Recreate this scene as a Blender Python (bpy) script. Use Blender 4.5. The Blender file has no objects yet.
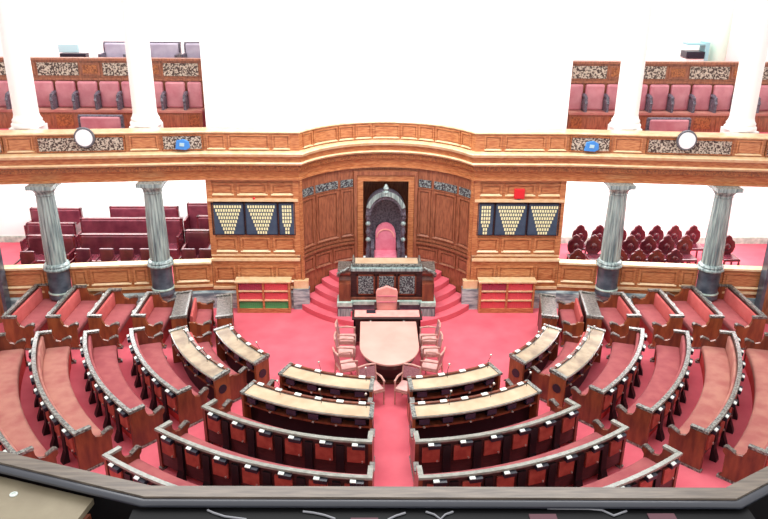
import bpy, bmesh, math, random
from mathutils import Vector, Matrix
random.seed(7)
D = bpy.data
SC = bpy.context.scene
COL = SC.collection
PI = math.pi

# ------------------------------------------------------------------ materials
def lin(c):
    return tuple(((x/255)/12.92 if x/255 <= .04045 else ((x/255+.055)/1.055)**2.4) for x in c) + (1,)
def mat(name, col, rough=.6, spec=.4, col2=None, scale=8, stretch=(1,1,1), coat=0, bump=0, bscale=None, kind='noise', lo=.35, hi=.65, metal=0, detail=4):
    m = D.materials.new(name); m.use_nodes = True
    nt = m.node_tree; b = nt.nodes['Principled BSDF']
    b.inputs['Roughness'].default_value = rough
    b.inputs['Specular IOR Level'].default_value = spec
    b.inputs['Coat Weight'].default_value = coat
    b.inputs['Coat Roughness'].default_value = .25
    b.inputs['Metallic'].default_value = metal
    b.inputs['Base Color'].default_value = lin(col)
    if col2 or bump:
        tc = nt.nodes.new('ShaderNodeTexCoord'); mp = nt.nodes.new('ShaderNodeMapping')
        mp.inputs['Scale'].default_value = stretch
        nt.links.new(tc.outputs['Object'], mp.inputs['Vector'])
        if kind == 'voronoi':
            n = nt.nodes.new('ShaderNodeTexVoronoi'); n.feature = 'DISTANCE_TO_EDGE'
            n.inputs['Scale'].default_value = scale; out = n.outputs['Distance']
        elif kind == 'wave':
            n = nt.nodes.new('ShaderNodeTexWave'); n.inputs['Scale'].default_value = scale
            n.inputs['Distortion'].default_value = 9; n.inputs['Detail'].default_value = 4; n.inputs['Detail Scale'].default_value = 1.6
            out = n.outputs['Fac']
        else:
            n = nt.nodes.new('ShaderNodeTexNoise'); n.inputs['Scale'].default_value = scale
            n.inputs['Detail'].default_value = detail; out = n.outputs['Fac']
        nt.links.new(mp.outputs['Vector'], n.inputs['Vector'])
        if col2:
            r = nt.nodes.new('ShaderNodeValToRGB')
            r.color_ramp.elements[0].position = lo; r.color_ramp.elements[1].position = hi
            r.color_ramp.elements[0].color = lin(col); r.color_ramp.elements[1].color = lin(col2)
            nt.links.new(out, r.inputs['Fac']); nt.links.new(r.outputs['Color'], b.inputs['Base Color'])
        if bump:
            bp = nt.nodes.new('ShaderNodeBump'); bp.inputs['Strength'].default_value = bump; bp.inputs['Distance'].default_value = .02
            nt.links.new(out, bp.inputs['Height']); nt.links.new(bp.outputs['Normal'], b.inputs['Normal'])
    return m

M = {}
M['carpet'] = mat('red carpet', (212,94,108), .95, .1, (226,112,124), 1.6, lo=.3, hi=.7, detail=8)
M['oak'] = mat('golden oak', (162,92,54), .36, .5, (202,138,90), 5, (1.2,1.2,9), coat=.3)
M['oakd']     = mat('carved oak moulding', (112,60,36), .45, .5, (176,108,62), 26, (1,1,1))
M['oak_lit'] = mat('polished oak ledge', (222,186,138), .3, .6, (234,206,164), 7, (1,1,1), coat=.5)  # oak paled to cream: light caught from above is in the colour
M['oakm'] = mat('brown apse oak', (124,70,48), .42, .5, (162,100,70), 5, (5,5,1.0), coat=.3)
M['grille'] = mat('carved lattice', (66,50,46), .5, .4, (196,182,164), 24, lo=.44, hi=.58, detail=2, bump=.6)
M['grilled'] = mat('dark carved lattice', (46,42,50), .5, .4, (140,150,148), 24, lo=.44, hi=.6, detail=2, bump=.6)
M['white']    = mat('white plaster', (246,247,244), .8, .2)
M['whitep']   = mat('white painted column', (246,246,242), .6, .3)
M['marble'] = mat('green grey marble', (86,104,108), .26, .5, (176,194,188), 3.2, (7,7,.5), lo=.32, hi=.72, coat=.4, detail=6)
M['marbled']  = mat('dark grey marble', (52,58,70), .28, .5, (92,98,108), 3, (1,1,1.5), coat=.3)
M['marbleb'] = mat('plinth marble', (96,116,126), .3, .5, (186,204,202), 3, (1,1,4), lo=.38, hi=.62, detail=6, coat=.3)
M['marblel']  = mat('pale green marble', (150,178,166), .35, .5, (196,216,204), 8)
M['dark']     = mat('dark stained wood', (40,22,22), .4, .5, (62,32,30), 6, (1,1,4), coat=.2)
M['black']    = mat('black recess wood', (20,18,24), .45, .4)
M['throne'] = mat('black carved walnut', (62,54,66), .35, .6, (112,106,118), 24, bump=.5)  # grey second tone paints bluish reflections onto the dark carving
M['redwood'] = mat('red mahogany', (92,42,30), .38, .5, (130,66,42), 9, (1,1,.25), coat=.25)
M['endwood'] = mat('orange mahogany', (118,60,36), .38, .5, (154,86,50), 9, (1,1,.25), coat=.25)
M['rail'] = mat('grey lacquered rail', (112,114,104), .24, .8, (142,144,134), 9, coat=.6)  # grey base holds the white sheen seen on dark glossy wood
M['raild'] = mat('carved grey rail', (54,54,52), .3, .7, (136,138,130), 26, lo=.4, hi=.6, coat=.4, bump=.3)  # darker carved rail, its glossy sheen likewise put into the grey
M['carvetop'] = mat('dark carved desk top', (66,56,52), .35, .6, (124,116,108), 24, bump=.4)
M['desk'] = mat('tan leather writing top', (190,160,130), .5, .3, (208,182,152), 3)
M['desk2'] = mat('brown worn writing top', (142,122,102), .4, .5, (184,164,136), 4)
M['flap'] = mat('russet leather flap', (158,64,56), .5, .4, (182,86,72), 7)
M['seat'] = mat('dusty pink seat cloth', (160,84,88), .9, .15, (174,98,98), 4, (1,1,1))
M['seatp'] = mat('pale rose seat cloth', (186,130,116), .9, .15, (170,104,98), 3)
M['back'] = mat('coral backrest cloth', (190,88,86), .9, .15, (202,102,98), 4)
M['riser'] = mat('red cloth seat front', (206,76,76), .95, .1, (216,90,90), 4)
M['leather'] = mat('maroon leather', (84,32,44), .26, .6, (112,48,60), 3, coat=.5)
M['leatherp'] = mat('rose leather', (182,104,116), .3, .6, (202,132,140), 3, coat=.5)
M['leatherg'] = mat('mauve grey leather', (150,138,156), .3, .6, (176,166,180), 3, coat=.3)
M['mahog'] = mat('deep red lacquered wood', (74,20,30), .22, .7, (100,32,40), 9, coat=.5)
M['pinkc'] = mat('pink upholstery', (212,112,134), .8, .2, (222,132,150), 6)
M['pinkl']    = mat('salmon upholstery', (232,150,142), .8, .2, (238,166,156), 6)
M['table'] = mat('pale beige table top', (206,156,144), .4, .4, (214,168,156), 2)
M['chairw']   = mat('pale limed chair wood', (206,160,148), .5, .4, (184,132,122), 8)
M['cane']     = mat('woven cane', (158,104,116), .6, .3, (190,142,146), 40)
M['cushion'] = mat('cream chair cushion', (222,180,172), .8, .2, (210,158,152), 5)
M['board']    = mat('blue grey name board', (58,72,92), .55, .3, (66,82,102), 6)
M['slip']     = mat('cream name slip', (238,234,184), .6, .2)
M['redbox']   = mat('red box', (214,36,44), .4, .5)
M['bookr']    = mat('red binding', (220,76,88), .6, .3, (230,100,106), 30)
M['bookd']    = mat('maroon binding', (164,58,82), .6, .3, (182,72,94), 30)
M['bookg']    = mat('green binding', (64,150,92), .6, .3, (96,176,112), 30)
M['device']   = mat('black device', (30,30,44), .35, .5)
M['deviceb'] = mat('dark violet screen', (34,34,58), .25, .6)
M['plate']    = mat('white name plate', (224,232,226), .4, .4)
M['chrome']   = mat('bright metal', (220,218,210), .25, .6, metal=.7)
M['clockf']   = mat('white clock dial', (246,246,246), .4, .3)
M['clockr']   = mat('grey clock rim', (110,112,118), .35, .6, metal=.5)
M['blue']     = mat('bright blue screen', (70,140,214), .4, .4)
M['palebl']   = mat('pale blue casing', (176,208,214), .5, .3)
M['railfront'] = mat('brown varnished rail', (96,84,74), .35, .5, (128,114,100), 6, (.5,5,5), coat=.2)
M['raillip'] = mat('slate rail moulding', (56,58,68), .25, .7, coat=.4)
M['tan']      = mat('khaki shelf top', (140,128,106), .5, .4, (158,146,122), 3)
M['blackw'] = mat('black shelf', (14,14,16), .6, .25)
M['greenp']   = mat('pale green paint', (196,220,204), .5, .3)
M['teal']     = mat('pale teal casing', (140,186,192), .5, .3)
M['mauve']    = mat('dull mauve felt', (104,70,78), .7, .3)
M['cable']    = mat('grey cable', (150,150,156), .4, .4)

# ------------------------------------------------------------------ mesh helpers
class MB:
    def __init__(s): s.v = []; s.f = []
    def add(s, v, f):
        o = len(s.v); s.v += [tuple(p) for p in v]; s.f += [tuple(i+o for i in q) for q in f]; return s
    def box(s, x0, x1, y0, y1, z0, z1):
        return s.add([(x0,y0,z0),(x1,y0,z0),(x1,y1,z0),(x0,y1,z0),(x0,y0,z1),(x1,y0,z1),(x1,y1,z1),(x0,y1,z1)],
                     [(0,3,2,1),(4,5,6,7),(0,1,5,4),(1,2,6,5),(2,3,7,6),(3,0,4,7)])
    def obox(s, c, sx, sy, sz, rz=0, tilt=0):
        R = Matrix.Rotation(rz,3,'Z') @ Matrix.Rotation(tilt,3,'X')
        pts = [Vector(c)+R@Vector((a*sx/2,b*sy/2,d*sz/2)) for d in (-1,1) for a,b in ((-1,-1),(1,-1),(1,1),(-1,1))]
        return s.add(pts, [(0,3,2,1),(4,5,6,7),(0,1,5,4),(1,2,6,5),(2,3,7,6),(3,0,4,7)])
    def rings(s, rings, caps=True, closed=True):
        n = len(rings[0]); o = len(s.v)
        for r in rings: s.v += [tuple(p) for p in r]
        for i in range(len(rings)-1):
            for j in range(n if closed else n-1):
                k = (j+1) % n
                s.f.append((o+i*n+j, o+i*n+k, o+(i+1)*n+k, o+(i+1)*n+j))
        if caps:
            s.f.append(tuple(o+j for j in range(n-1,-1,-1)))
            s.f.append(tuple(o+(len(rings)-1)*n+j for j in range(n)))
        return s
    def lathe(s, c, prof, n=20, flute=0):
        rs = []
        for r,z in prof:
            rs.append([(c[0]+r*(1-flute*(j%2))*math.cos(2*PI*j/n), c[1]+r*(1-flute*(j%2))*math.sin(2*PI*j/n), c[2]+z) for j in range(n)])
        return s.rings(rs)
    def tube(s, pts, r, n=8):
        pts = [Vector(p) for p in pts]; rs = []
        for i,p in enumerate(pts):
            t = (pts[min(i+1,len(pts)-1)]-pts[max(i-1,0)]).normalized()
            a = t.cross(Vector((0,0,1)) if abs(t.z) < .9 else Vector((1,0,0))).normalized(); b = t.cross(a)
            rr = r[i] if isinstance(r,(list,tuple)) else r
            rs.append([p+a*rr*math.cos(2*PI*j/n)+b*rr*math.sin(2*PI*j/n) for j in range(n)])
        return s.rings(rs)
    def prism(s, poly, z0, z1):
        n = len(poly)
        return s.add([(x,y,z0) for x,y in poly]+[(x,y,z1) for x,y in poly],
                     [tuple(range(n-1,-1,-1)), tuple(range(n,2*n))]+[(i,(i+1)%n,n+(i+1)%n,n+i) for i in range(n)])
    def vprism(s, poly, y0, y1):            # polygon in x,z extruded along y
        n = len(poly)
        return s.add([(x,y0,z) for x,z in poly]+[(x,y1,z) for x,z in poly],
                     [tuple(range(n)), tuple(range(2*n-1,n-1,-1))]+[(i,n+i,n+(i+1)%n,(i+1)%n) for i in range(n)])
    def sphere(s, c, r, sx=1, sy=1, sz=1, n=10):
        prof = [(max(.02,math.sin(PI*i/6))*r, -math.cos(PI*i/6)*r) for i in range(7)]
        rs = [[(c[0]+q*sx*math.cos(2*PI*j/n), c[1]+q*sy*math.sin(2*PI*j/n), c[2]+z*sz) for j in range(n)] for q,z in prof]
        return s.rings(rs)
    def sweep(s, pos, prof, s0, s1, n=1):   # prof = closed polygon of (r, z); pos(r, s) -> x, y
        rs = []
        for i in range(n+1):
            t = s0+(s1-s0)*i/n
            rs.append([(*pos(r,t), z) for r,z in prof])
        return s.rings(rs)
    def mesh(s, name, m, off=(0,0,0), smooth=False, bevel=0):
        me = D.meshes.new(name)
        me.from_pydata([(x-off[0],y-off[1],z-off[2]) for x,y,z in s.v], [], s.f)
        bm = bmesh.new(); bm.from_mesh(me)
        bmesh.ops.recalc_face_normals(bm, faces=bm.faces)
        if bevel:
            es = [e for e in bm.edges if len(e.link_faces) == 2 and e.calc_face_angle(0) > .6]
            try: bmesh.ops.bevel(bm, geom=es, offset=bevel, segments=2, profile=.5, affect='EDGES', clamp_overlap=True)
            except Exception: pass
        if smooth:
            for f in bm.faces: f.smooth = True
            for e in bm.edges:
                if len(e.link_faces) == 2 and e.calc_face_angle(0) > .9: e.smooth = False
        bm.to_mesh(me); bm.free()
        me.materials.append(M[m] if isinstance(m,str) else m)
        return me
    def build(s, name, m, parent=None, smooth=False, bevel=0, local=False):
        if parent is None:
            xs = [p[0] for p in s.v]; ys = [p[1] for p in s.v]; zs = [p[2] for p in s.v]
            off = ((min(xs)+max(xs))/2, (min(ys)+max(ys))/2, min(zs))
            o = D.objects.new(name, s.mesh(name, m, off, smooth, bevel)); o.location = off
        else:
            off = (0,0,0) if local else ORG[parent.name]
            o = D.objects.new(name, s.mesh(name, m, off, smooth, bevel)); o.parent = parent
        COL.objects.link(o)
        ORG[o.name] = off
        return o
ORG = {}
def tag(o, label=None, cat=None, group=None, kind=None):
    if label: o['label'] = label
    if cat: o['category'] = cat
    if group: o['group'] = group
    if kind: o['kind'] = kind
    return o
def empty(name, loc=(0,0,0), label=None, cat=None, group=None, rz=0, kind=None):
    o = D.objects.new(name, None); COL.objects.link(o); o.location = loc; o.rotation_euler = (0,0,rz)
    o.empty_display_size = .1
    ORG[o.name] = loc
    return tag(o, label, cat, group, kind)
def copy_tree(o, parent=None):
    c = o.copy(); COL.objects.link(c); c.parent = parent
    for ch in list(o.children): copy_tree(ch, c)
    return c
def place(proto, first, loc, rz=0, label=None, group=None):
    o = proto if first else copy_tree(proto)
    o.location = loc; o.rotation_euler = (0,0,rz)
    if label: o['label'] = label
    if group: o['group'] = group
    return o
def struct(mb, name, m, **k): return tag(mb.build(name, m, **k), kind='structure')
SIDE = {-1:'left', 1:'right'}

# ------------------------------------------------------------------ plan of the place
CY = -2.25                        # centre of the seating horseshoe
AR, AY, AH = 2.51, -2.31, 61.2    # apse: radius, centre, half angle
XW, XP, XE = 2.2, 4.5, 9.85       # apse corner, end of panelled wing, end of gallery
def yw(x): return -1.1 - .095*max(0, abs(x)-XP)
def wall_pos(sx):                 # flat wing / gallery front: pos(d, x), d towards the viewer
    return lambda d, x: (x, yw(x)-d)
def apse_pos(d, th):
    a = math.radians(th); return ((AR-d)*math.sin(a), AY+(AR-d)*math.cos(a))

def panel_on(pos, s0, s1, z0, z1, parent, m='oak', name='panel', d=0, n=1, fw=None, rim='oak_lit'):
    """raised moulded frame with a field inside it, on a wall surface"""
    L = math.dist(pos(0,s0), pos(0,s1)); fw = fw or min(.05, .16*(z1-z0), .2*L); f = fw/L*(s1-s0)
    fr = MB()
    fr.sweep(pos, [(d-.01,z1-fw),(d+.035,z1-fw),(d+.035,z1),(d-.01,z1)], s0, s1, n)
    for a,b in ((s0,s0+f),(s1-f,s1)):
        fr.sweep(pos, [(d-.01,z0+fw),(d+.035,z0+fw),(d+.035,z1-fw),(d-.01,z1-fw)], a, b, 1)
    p = fr.build(name, m, parent)
    MB().sweep(pos, [(d-.01,z0),(d+.045,z0),(d+.045,z0+.3*fw),(d+.005,z0+fw),(d-.01,z0+fw)], s0, s1, n).build('panel_sill', rim, p)  # pale default rim puts the light along the sill into its colour
    fl = MB(); g = f*1.7; h = fw*1.7
    fl.sweep(pos, [(d-.01,z0+h),(d+.02,z0+h),(d+.02,z1-h),(d-.01,z1-h)], s0+g, s1-g, n)
    fl.build('panel_field', m, p)
    return p
def slab_on(pos, s0, s1, z0, z1, d0, d1, parent, m, name, n=1):
    return MB().sweep(pos, [(d0,z0),(d1,z0),(d1,z1),(d0,z1)], s0, s1, n).build(name, m, parent)

# ------------------------------------------------------------------ floor and shell
fl = MB(); fl.box(-12, 12, -16, 1.2, -.1, 0); struct(fl, 'floor', 'carpet')
for sg in (-1,1):
    w = MB(); w.box(sg*11.9-.1, sg*11.9+.1, -16, 3.4, 0, 9.5); struct(w, 'wall_'+SIDE[sg], 'white')
    pl = MB(); pl.prism([(sg*9.6,yw(9.6)-.09),(sg*9.6,yw(9.6)-.3),(sg*11.8,-4.6),(sg*11.8,-4.3)], 0, 3.5)
    pier = struct(pl, 'wall_pier_'+SIDE[sg], 'oakm'); b = MB(); b.box(min(sg*9.55,sg*9.66),max(sg*9.55,sg*9.66),yw(9.6)-.34,yw(9.6)-.08,0,3.5); b.build('pier_edge','marbled',pier)
    # raised floor of the ground gallery and slab of the upper one
    g = MB(); g.prism([(sg*4.55,-.88),(sg*11.8,yw(11.8)+.22),(sg*11.8,2.4),(sg*4.55,2.4)], 0, .58)
    struct(g, 'floor_gallery_'+SIDE[sg], 'carpet')
    b = MB(); b.box(min(sg*4.5,sg*11.8), max(sg*4.5,sg*11.8), 2.25, 2.4, .58, 3.5)
    bw = struct(b, 'wall_gallery_back_'+SIDE[sg], 'white')
    sk = MB(); sk.box(min(sg*4.5,sg*11.8), max(sg*4.5,sg*11.8), 2.21, 2.25, .58, .78); struct(sk, 'baseboard_gallery_'+SIDE[sg], 'marblel')
    # upper gallery: three tiers
    u = MB(); u.prism([(sg*4.6,-.84),(sg*11.8,yw(11.8)+.26),(sg*11.8,3.3),(sg*4.6,3.3)], 3.52, 3.9)
    struct(u, 'floor_upper_'+SIDE[sg], 'carpet')
    u = MB(); u.box(min(sg*4.7,sg*11.7), max(sg*4.7,sg*11.7), -.1, 1.02, 3.9, 4.4); struct(u, 'floor_tier_'+SIDE[sg], 'carpet')
    u = MB(); u.box(min(sg*4.7,sg*11.7), max(sg*4.7,sg*11.7), 1.1, 3.3, 3.9, 5.5); struct(u, 'floor_upper_tier_'+SIDE[sg], 'carpet')
    u = MB(); u.box(min(sg*4.6,sg*11.8), max(sg*4.6,sg*11.8), 3.3, 3.45, 3.5, 9.5); struct(u, 'wall_upper_back_'+SIDE[sg], 'white')

poly = [(-4.45,-.72),(-2.46,-.72)] + [(2.96*math.sin(math.radians(a)), AY+2.96*math.cos(math.radians(a))) for a in range(-55,56,5)] + [(2.46,-.72),(4.45,-.72),(4.45,3.3),(-4.45,3.3)]
w = MB(); w.prism(poly, 3.55, 9.5); struct(w, 'wall_upper_centre', 'white')

# wing walls (golden panelled, beside the apse)
for sg in (-1,1):
    P = wall_pos(sg); a, b = sorted((sg*(XW+.02), sg*XP))
    w = MB(); w.sweep(P, [(-.5,.5),(0,.5),(0,1.36),(-.06,1.42),(-.06,3.5),(-.5,3.5)], a, b, 1)
    wall = struct(w, 'wall_wing_'+SIDE[sg], 'oak')
    m = MB(); m.sweep(P, [(-.5,0),(.05,0),(.05,.44),(.02,.5),(-.5,.5)], a, b, 1); struct(m, 'baseboard_wing_'+SIDE[sg], 'marbleb')
    inner = sg*XW; o = sg
    X = lambda u: sg*u
    def rng(u0,u1): return sorted((sg*u0, sg*u1))
    for u0,u1 in ((2.32,2.9),(2.98,3.74),(3.82,4.4)):
        s0,s1 = rng(u0,u1)
        panel_on(P, s0, s1, 3.08, 3.4, wall, d=-.06)
        panel_on(P, s0, s1, 1.56, 1.96, wall, d=-.06)
    for u0,u1 in ((2.3,2.86),(2.92,3.84),(3.9,4.42)):
        s0,s1 = rng(u0,u1); panel_on(P, s0, s1, .74, 1.2, wall)
    slab_on(P, a, b, 2.94, 3.0, -.06, .04, wall, 'oak_lit', 'ledge')
    slab_on(P, a, b, 1.34, 1.40, -.05, .05, wall, 'oak_lit', 'ledge')
    slab_on(P, a, b, 1.46, 1.50, -.07, -.01, wall, 'oak_lit', 'ledge')
    slab_on(P, a, b, .56, .62, -.02, .05, wall, 'oak_lit', 'ledge')
    s0,s1 = rng(2.2,2.34); slab_on(P, s0, s1, 1.5, 3.5, -.06, .0, wall, 'oak', 'pilaster')
    s0,s1 = rng(4.36,4.5); slab_on(P, s0, s1, 1.5, 3.5, -.06, -.01, wall, 'oak', 'pilaster')
    # gallery front between the columns
    cols = [XP, 5.46, 6.10, 8.18, 8.82, XE]
    for k,(u0,u1) in enumerate(((XP+.01,5.5),(6.06,8.04),(8.6,XE))):
        s0,s1 = rng(u0,u1)
        w = MB(); w.sweep(P, [(-.2,.5),(0,.5),(0,1.26),(-.2,1.26)], s0, s1, 1)
        lw = struct(w, 'wall_gallery_front_'+SIDE[sg], 'oak')
        slab_on(P, s0, s1, 1.26, 1.31, -.22, .05, lw, 'oak_lit', 'ledge')
        slab_on(P, s0, s1, .62, .68, -.02, .05, lw, 'oak_lit', 'ledge')
        u = u0+.06
        if k == 1:
            cuts = ((u0+.06,u0+.42,1),(u0+.5,u1-.5,0),(u1-.42,u1-.06,1))
        else: cuts = ((u0+.08,u1-.08,0),)
        for c0,c1,fl_ in cuts:
            q0,q1 = rng(c0,c1); pn = panel_on(P, q0, q1, .76, 1.2, lw)
    s0,s1 = rng(XP,XE)
    m = MB(); m.sweep(P, [(-.2,0),(.05,0),(.05,.44),(.02,.5),(-.2,.5)], s0, s1, 1)
    struct(m, 'baseboard_gallery_front_'+SIDE[sg], 'marbleb')
    # small return pier of marble at the apse corner
    m = MB(); m.prism([(sg*2.0,-1.0),(sg*2.0,-1.22),(sg*2.42,-1.22),(sg*2.42,-1.0)], 0, .58); struct(m, 'baseboard_pier_'+SIDE[sg], 'marbleb')
    c = MB(); c.prism([(sg*2.02,-1.0),(sg*2.02,-1.19),(sg*2.4,-1.19),(sg*2.4,-1.0)], .58, .8); struct(c, 'trim_pier_'+SIDE[sg], 'oak_lit')

# apse wall
ap = MB()
for t0,t1 in ((-AH,-16.6),(16.6,AH)):
    ap.sweep(apse_pos, [(0,.0),(0,3.5),(-.25,3.5),(-.25,.0)], t0, t1, 16)
ap.sweep(apse_pos, [(0,3.26),(0,3.5),(-.25,3.5),(-.25,3.26)], -16.6, 16.6, 8)
apse = struct(ap, 'wall_apse', 'oakm')
for sg in (-1,1):
    for t0,t1,g in ((59,48.5,'grilled'),(46.5,30.5,'grilled'),(28.5,20.5,'grilled')):
        a,b = sorted((sg*t0,sg*t1)); n = 4
        slab_on(apse_pos, a, b, 3.0, 3.2, 0, .025, apse, g, 'grille', n)
        panel_on(apse_pos, a, b, 1.62, 2.94, apse, 'oakm', n=n, rim='oakm')
    for t0,t1 in ((59,49.5),(48,36),(34.5,20)):
        a,b = sorted((sg*t0,sg*t1)); panel_on(apse_pos, a, b, .92, 1.32, apse, 'oakm', n=4, rim='oakm')
    a,b = sorted((sg*17.5,sg*60.8))
    for z0,z1,d in ((1.4,1.45,.06),(1.5,1.54,.04),(2.96,2.985,.025)):
        slab_on(apse_pos, a, b, z0, z1, -.01, d, apse, 'oakm' , 'ledge', 12)
    a,b = sorted((sg*59.2,sg*61)); slab_on(apse_pos, a, b, .8, 3.5, -.01, .05, apse, 'oak', 'pilaster', 2)

# niche behind the throne with its frame
n = MB(); n.box(-.78,.78,.86,.92,.7,3.3); n.box(-.82,-.74,.15,.86,.7,3.3); n.box(.74,.82,.15,.86,.7,3.3); n.box(-.82,.82,.15,.9,3.301,3.34)
struct(n, 'wall_niche', 'oakm')
t = MB()
for sg in (-1,1):
    t.box(min(sg*.6,sg*.76),max(sg*.6,sg*.76), .02, .14, .74, 3.14)
t.box(-.76,.76,.02,.14,3.14,3.32)
fr = struct(t, 'trim_niche_frame', 'oak', bevel=.012)
t = MB()
for sg in (-1,1): t.box(min(sg*.76,sg*.84),max(sg*.76,sg*.84),-.02,.12,.74,3.322)
t.box(-.84,.84,-.02,.12,3.322,3.42); t.build('outer_moulding','oakm',fr)

# continuous cornice and gallery parapet
def path_points():
    pts = [(-XE-.5,yw(XE+.5)),(-XP,-1.1),(-XW,-1.1)]
    pts += [apse_pos(0,t) for t in range(-57,58,6)]
    pts += [(XW,-1.1),(XP,-1.1),(XE+.5,yw(XE+.5))]
    return pts
PP = path_points()
def offset(pts, d):
    out = []
    for i,p in enumerate(pts):
        ns = []
        for a,b in ((i-1,i),(i,i+1)):
            if a < 0 or b >= len(pts): continue
            dx,dy = pts[b][0]-pts[a][0], pts[b][1]-pts[a][1]; L = math.hypot(dx,dy); ns.append((dy/L,-dx/L))
        if len(ns) == 1: nx,ny,k = *ns[0],1
        else:
            nx,ny = ns[0][0]+ns[1][0], ns[0][1]+ns[1][1]; L = math.hypot(nx,ny); nx/=L; ny/=L
            k = 1/max(.55, nx*ns[0][0]+ny*ns[0][1])
        out.append((p[0]+nx*d*k, p[1]+ny*d*k))
    return out
def band(prof, name, m, parent=None):
    mb = MB(); cols_ = [offset(PP,d) for d,z in prof]
    mb.rings([[(*cols_[j][i], prof[j][1]) for j in range(len(prof))] for i in range(len(PP))])
    return mb.build(name, m, parent)
par = band([(-.25,3.5),(.02,3.5),(.02,3.52),(.06,3.74),(.10,3.88),(.10,4.68),(-.25,4.68)], 'wall_parapet', 'oak'); tag(par, kind='structure')
ORG['wall_parapet'] = tuple(par.location)
band([(.0,3.76),(.12,3.76),(.12,3.88),(.0,3.88)], 'dentil_band', 'oakd', par)
band([(.0,3.50),(.07,3.50),(.07,3.55),(.0,3.55)], 'moulding', 'oak', par)
band([(.05,3.88),(.17,3.90),(.21,3.95),(.18,3.98),(.05,3.98)], 'moulding', 'oak_lit', par)
band([(.05,3.98),(.16,3.98),(.17,4.12),(.05,4.12)], 'moulding', 'oak', par)
band([(.05,4.12),(.23,4.13),(.26,4.20),(.24,4.22),(.12,4.25),(.05,4.25)], 'cornice_ledge', 'oak_lit', par)
band([(-.28,4.68),(.13,4.68),(.15,4.71),(.13,4.74),(-.28,4.74)], 'parapet_cap', 'oak_lit', par)
for sg in (-1,1):
    P = wall_pos(sg)
    for u0,u1,k in ((9.04,10.2,1),(8.36,8.96,0),(6.26,8.28,1),(5.5,6.16,0),(4.44,5.42,1),(3.92,4.36,0),(2.86,3.84,0),(2.36,2.78,0)):
        a,b = sorted((sg*u0,sg*u1))
        if k:
            mb = MB(); mb.sweep(P, [(.1,4.29),(.13,4.29),(.13,4.63),(.1,4.63)], a, b, 1); g = mb.build('grille','grille',par)
            e = MB()
            e.sweep(P, [(.1,4.27),(.145,4.27),(.145,4.3),(.1,4.3)], a, b, 1); e.sweep(P, [(.1,4.62),(.145,4.62),(.145,4.65),(.1,4.65)], a, b, 1)
            w_ = .04
            e.sweep(P, [(.1,4.3),(.144,4.3),(.144,4.62),(.1,4.62)], a, a+w_, 1); e.sweep(P, [(.1,4.3),(.144,4.3),(.144,4.62),(.1,4.62)], b-w_, b, 1)
            e.build('grille_frame','oakd',g)
        else: panel_on(P, a, b, 4.29, 4.65, par, d=.1, fw=.035)
for t0,t1 in ((-59,-50.5),(-49.5,-31.5),(-30.5,-20.5),(-19.5,-9.2),(-8.2,8.2),(9.2,19.5),(20.5,30.5),(31.5,49.5),(50.5,59)):
    panel_on(apse_pos, t0, t1, 4.29, 4.65, par, d=.1, n=5, fw=.035)

# dais steps
def apse_ray(a):                                    # distance from (0,-.9) to the apse outline in direction a
    ox,oy = 0,-.9; dx,dy = math.sin(a), math.cos(a); r = 9
    oyc = oy-AY; bq = ox*dx+oyc*dy; cq = ox*ox+oyc*oyc-(AR-.03)**2
    rr = -bq+math.sqrt(bq*bq-cq); y = oy+rr*dy
    if y > -1.1: r = rr
    elif dy < -1e-6: r = 9
    return r
for k,R in enumerate((2.67,2.42,2.17,1.92,1.67)):
    poly = []
    for i in range(96):
        a = 2*PI*i/96; ox,oy = 0,-.9-.29; dx,dy = math.sin(a),math.cos(a)
        bq = oy*dy; rr = -bq+math.sqrt(bq*bq-(oy*oy-R*R))
        q = min(rr, apse_ray(a)); poly.append((q*dx, -.9+q*dy))
    mb = MB(); mb.prism(poly, k*.15 + (.0 if k else .002), (k+1)*.15)
    struct(mb, 'floor_step_%d'%(k+1), 'carpet', bevel=.01)

# ------------------------------------------------------------------ columns
def lower_column(x, lab):
    y = yw(x)-.02
    r = empty('marble_column', (x,y,.5), lab, 'column', 'grey green marble columns of the gallery')
    MB().lathe((x,y,.5), [(.29,0),(.29,.1),(.27,.12),(.27,.72),(.28,.76)], 28).build('pedestal','marbled',r,smooth=True)
    MB().lathe((x,y,.62), [(.285,0),(.3,.03),(.285,.06)], 28).build('pedestal_ring','marblel',r,smooth=True)
    MB().lathe((x,y,1.26), [(.30,0),(.335,.03),(.335,.07),(.30,.10),(.315,.13),(.30,.16),(.26,.19)], 28).build('base','marble',r,smooth=True)
    MB().lathe((x,y,1.45), [(.25,0),(.245,.5),(.232,1.1),(.215,1.78)], 40, .045).build('shaft','marble',r)
    c = MB(); c.lathe((x,y,3.21), [(.215,0),(.235,.02),(.225,.05),(.235,.08),(.30,.17),(.30,.19)], 28); c.box(x-.31,x+.31,y-.31,y+.31,3.40,3.495)
    c.build('capital','marble',r,smooth=True)
for sg in (-1,1):
    for x,w in ((8.32,'outer'),(5.78,'inner')):
        lower_column(sg*x, 'fluted grey green marble column, %s one of the two on the %s'%(w,SIDE[sg]))
        X, Yc = sg*(x+.46 if w == 'outer' else x+.2), yw(x)+.72
        r = empty('white_column', (X,Yc,3.9), 'thick white column rising above the gallery parapet, %s one on the %s'%(w,SIDE[sg]), 'column', 'white upper gallery columns')
        p = MB(); p.box(X-.33,X+.33,Yc-.33,Yc+.33,3.9,4.74); p.build('pedestal','whitep',r)
        MB().lathe((X,Yc,4.74), [(.38,0),(.38,.07),(.34,.11),(.35,.16),(.31,.22),(.29,.3)],28).build('base','whitep',r,smooth=True)
        MB().lathe((X,Yc,5.04), [(.29,0),(.285,1.5),(.26,4.3)],28).build('shaft','whitep',r,smooth=True)
        
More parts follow.
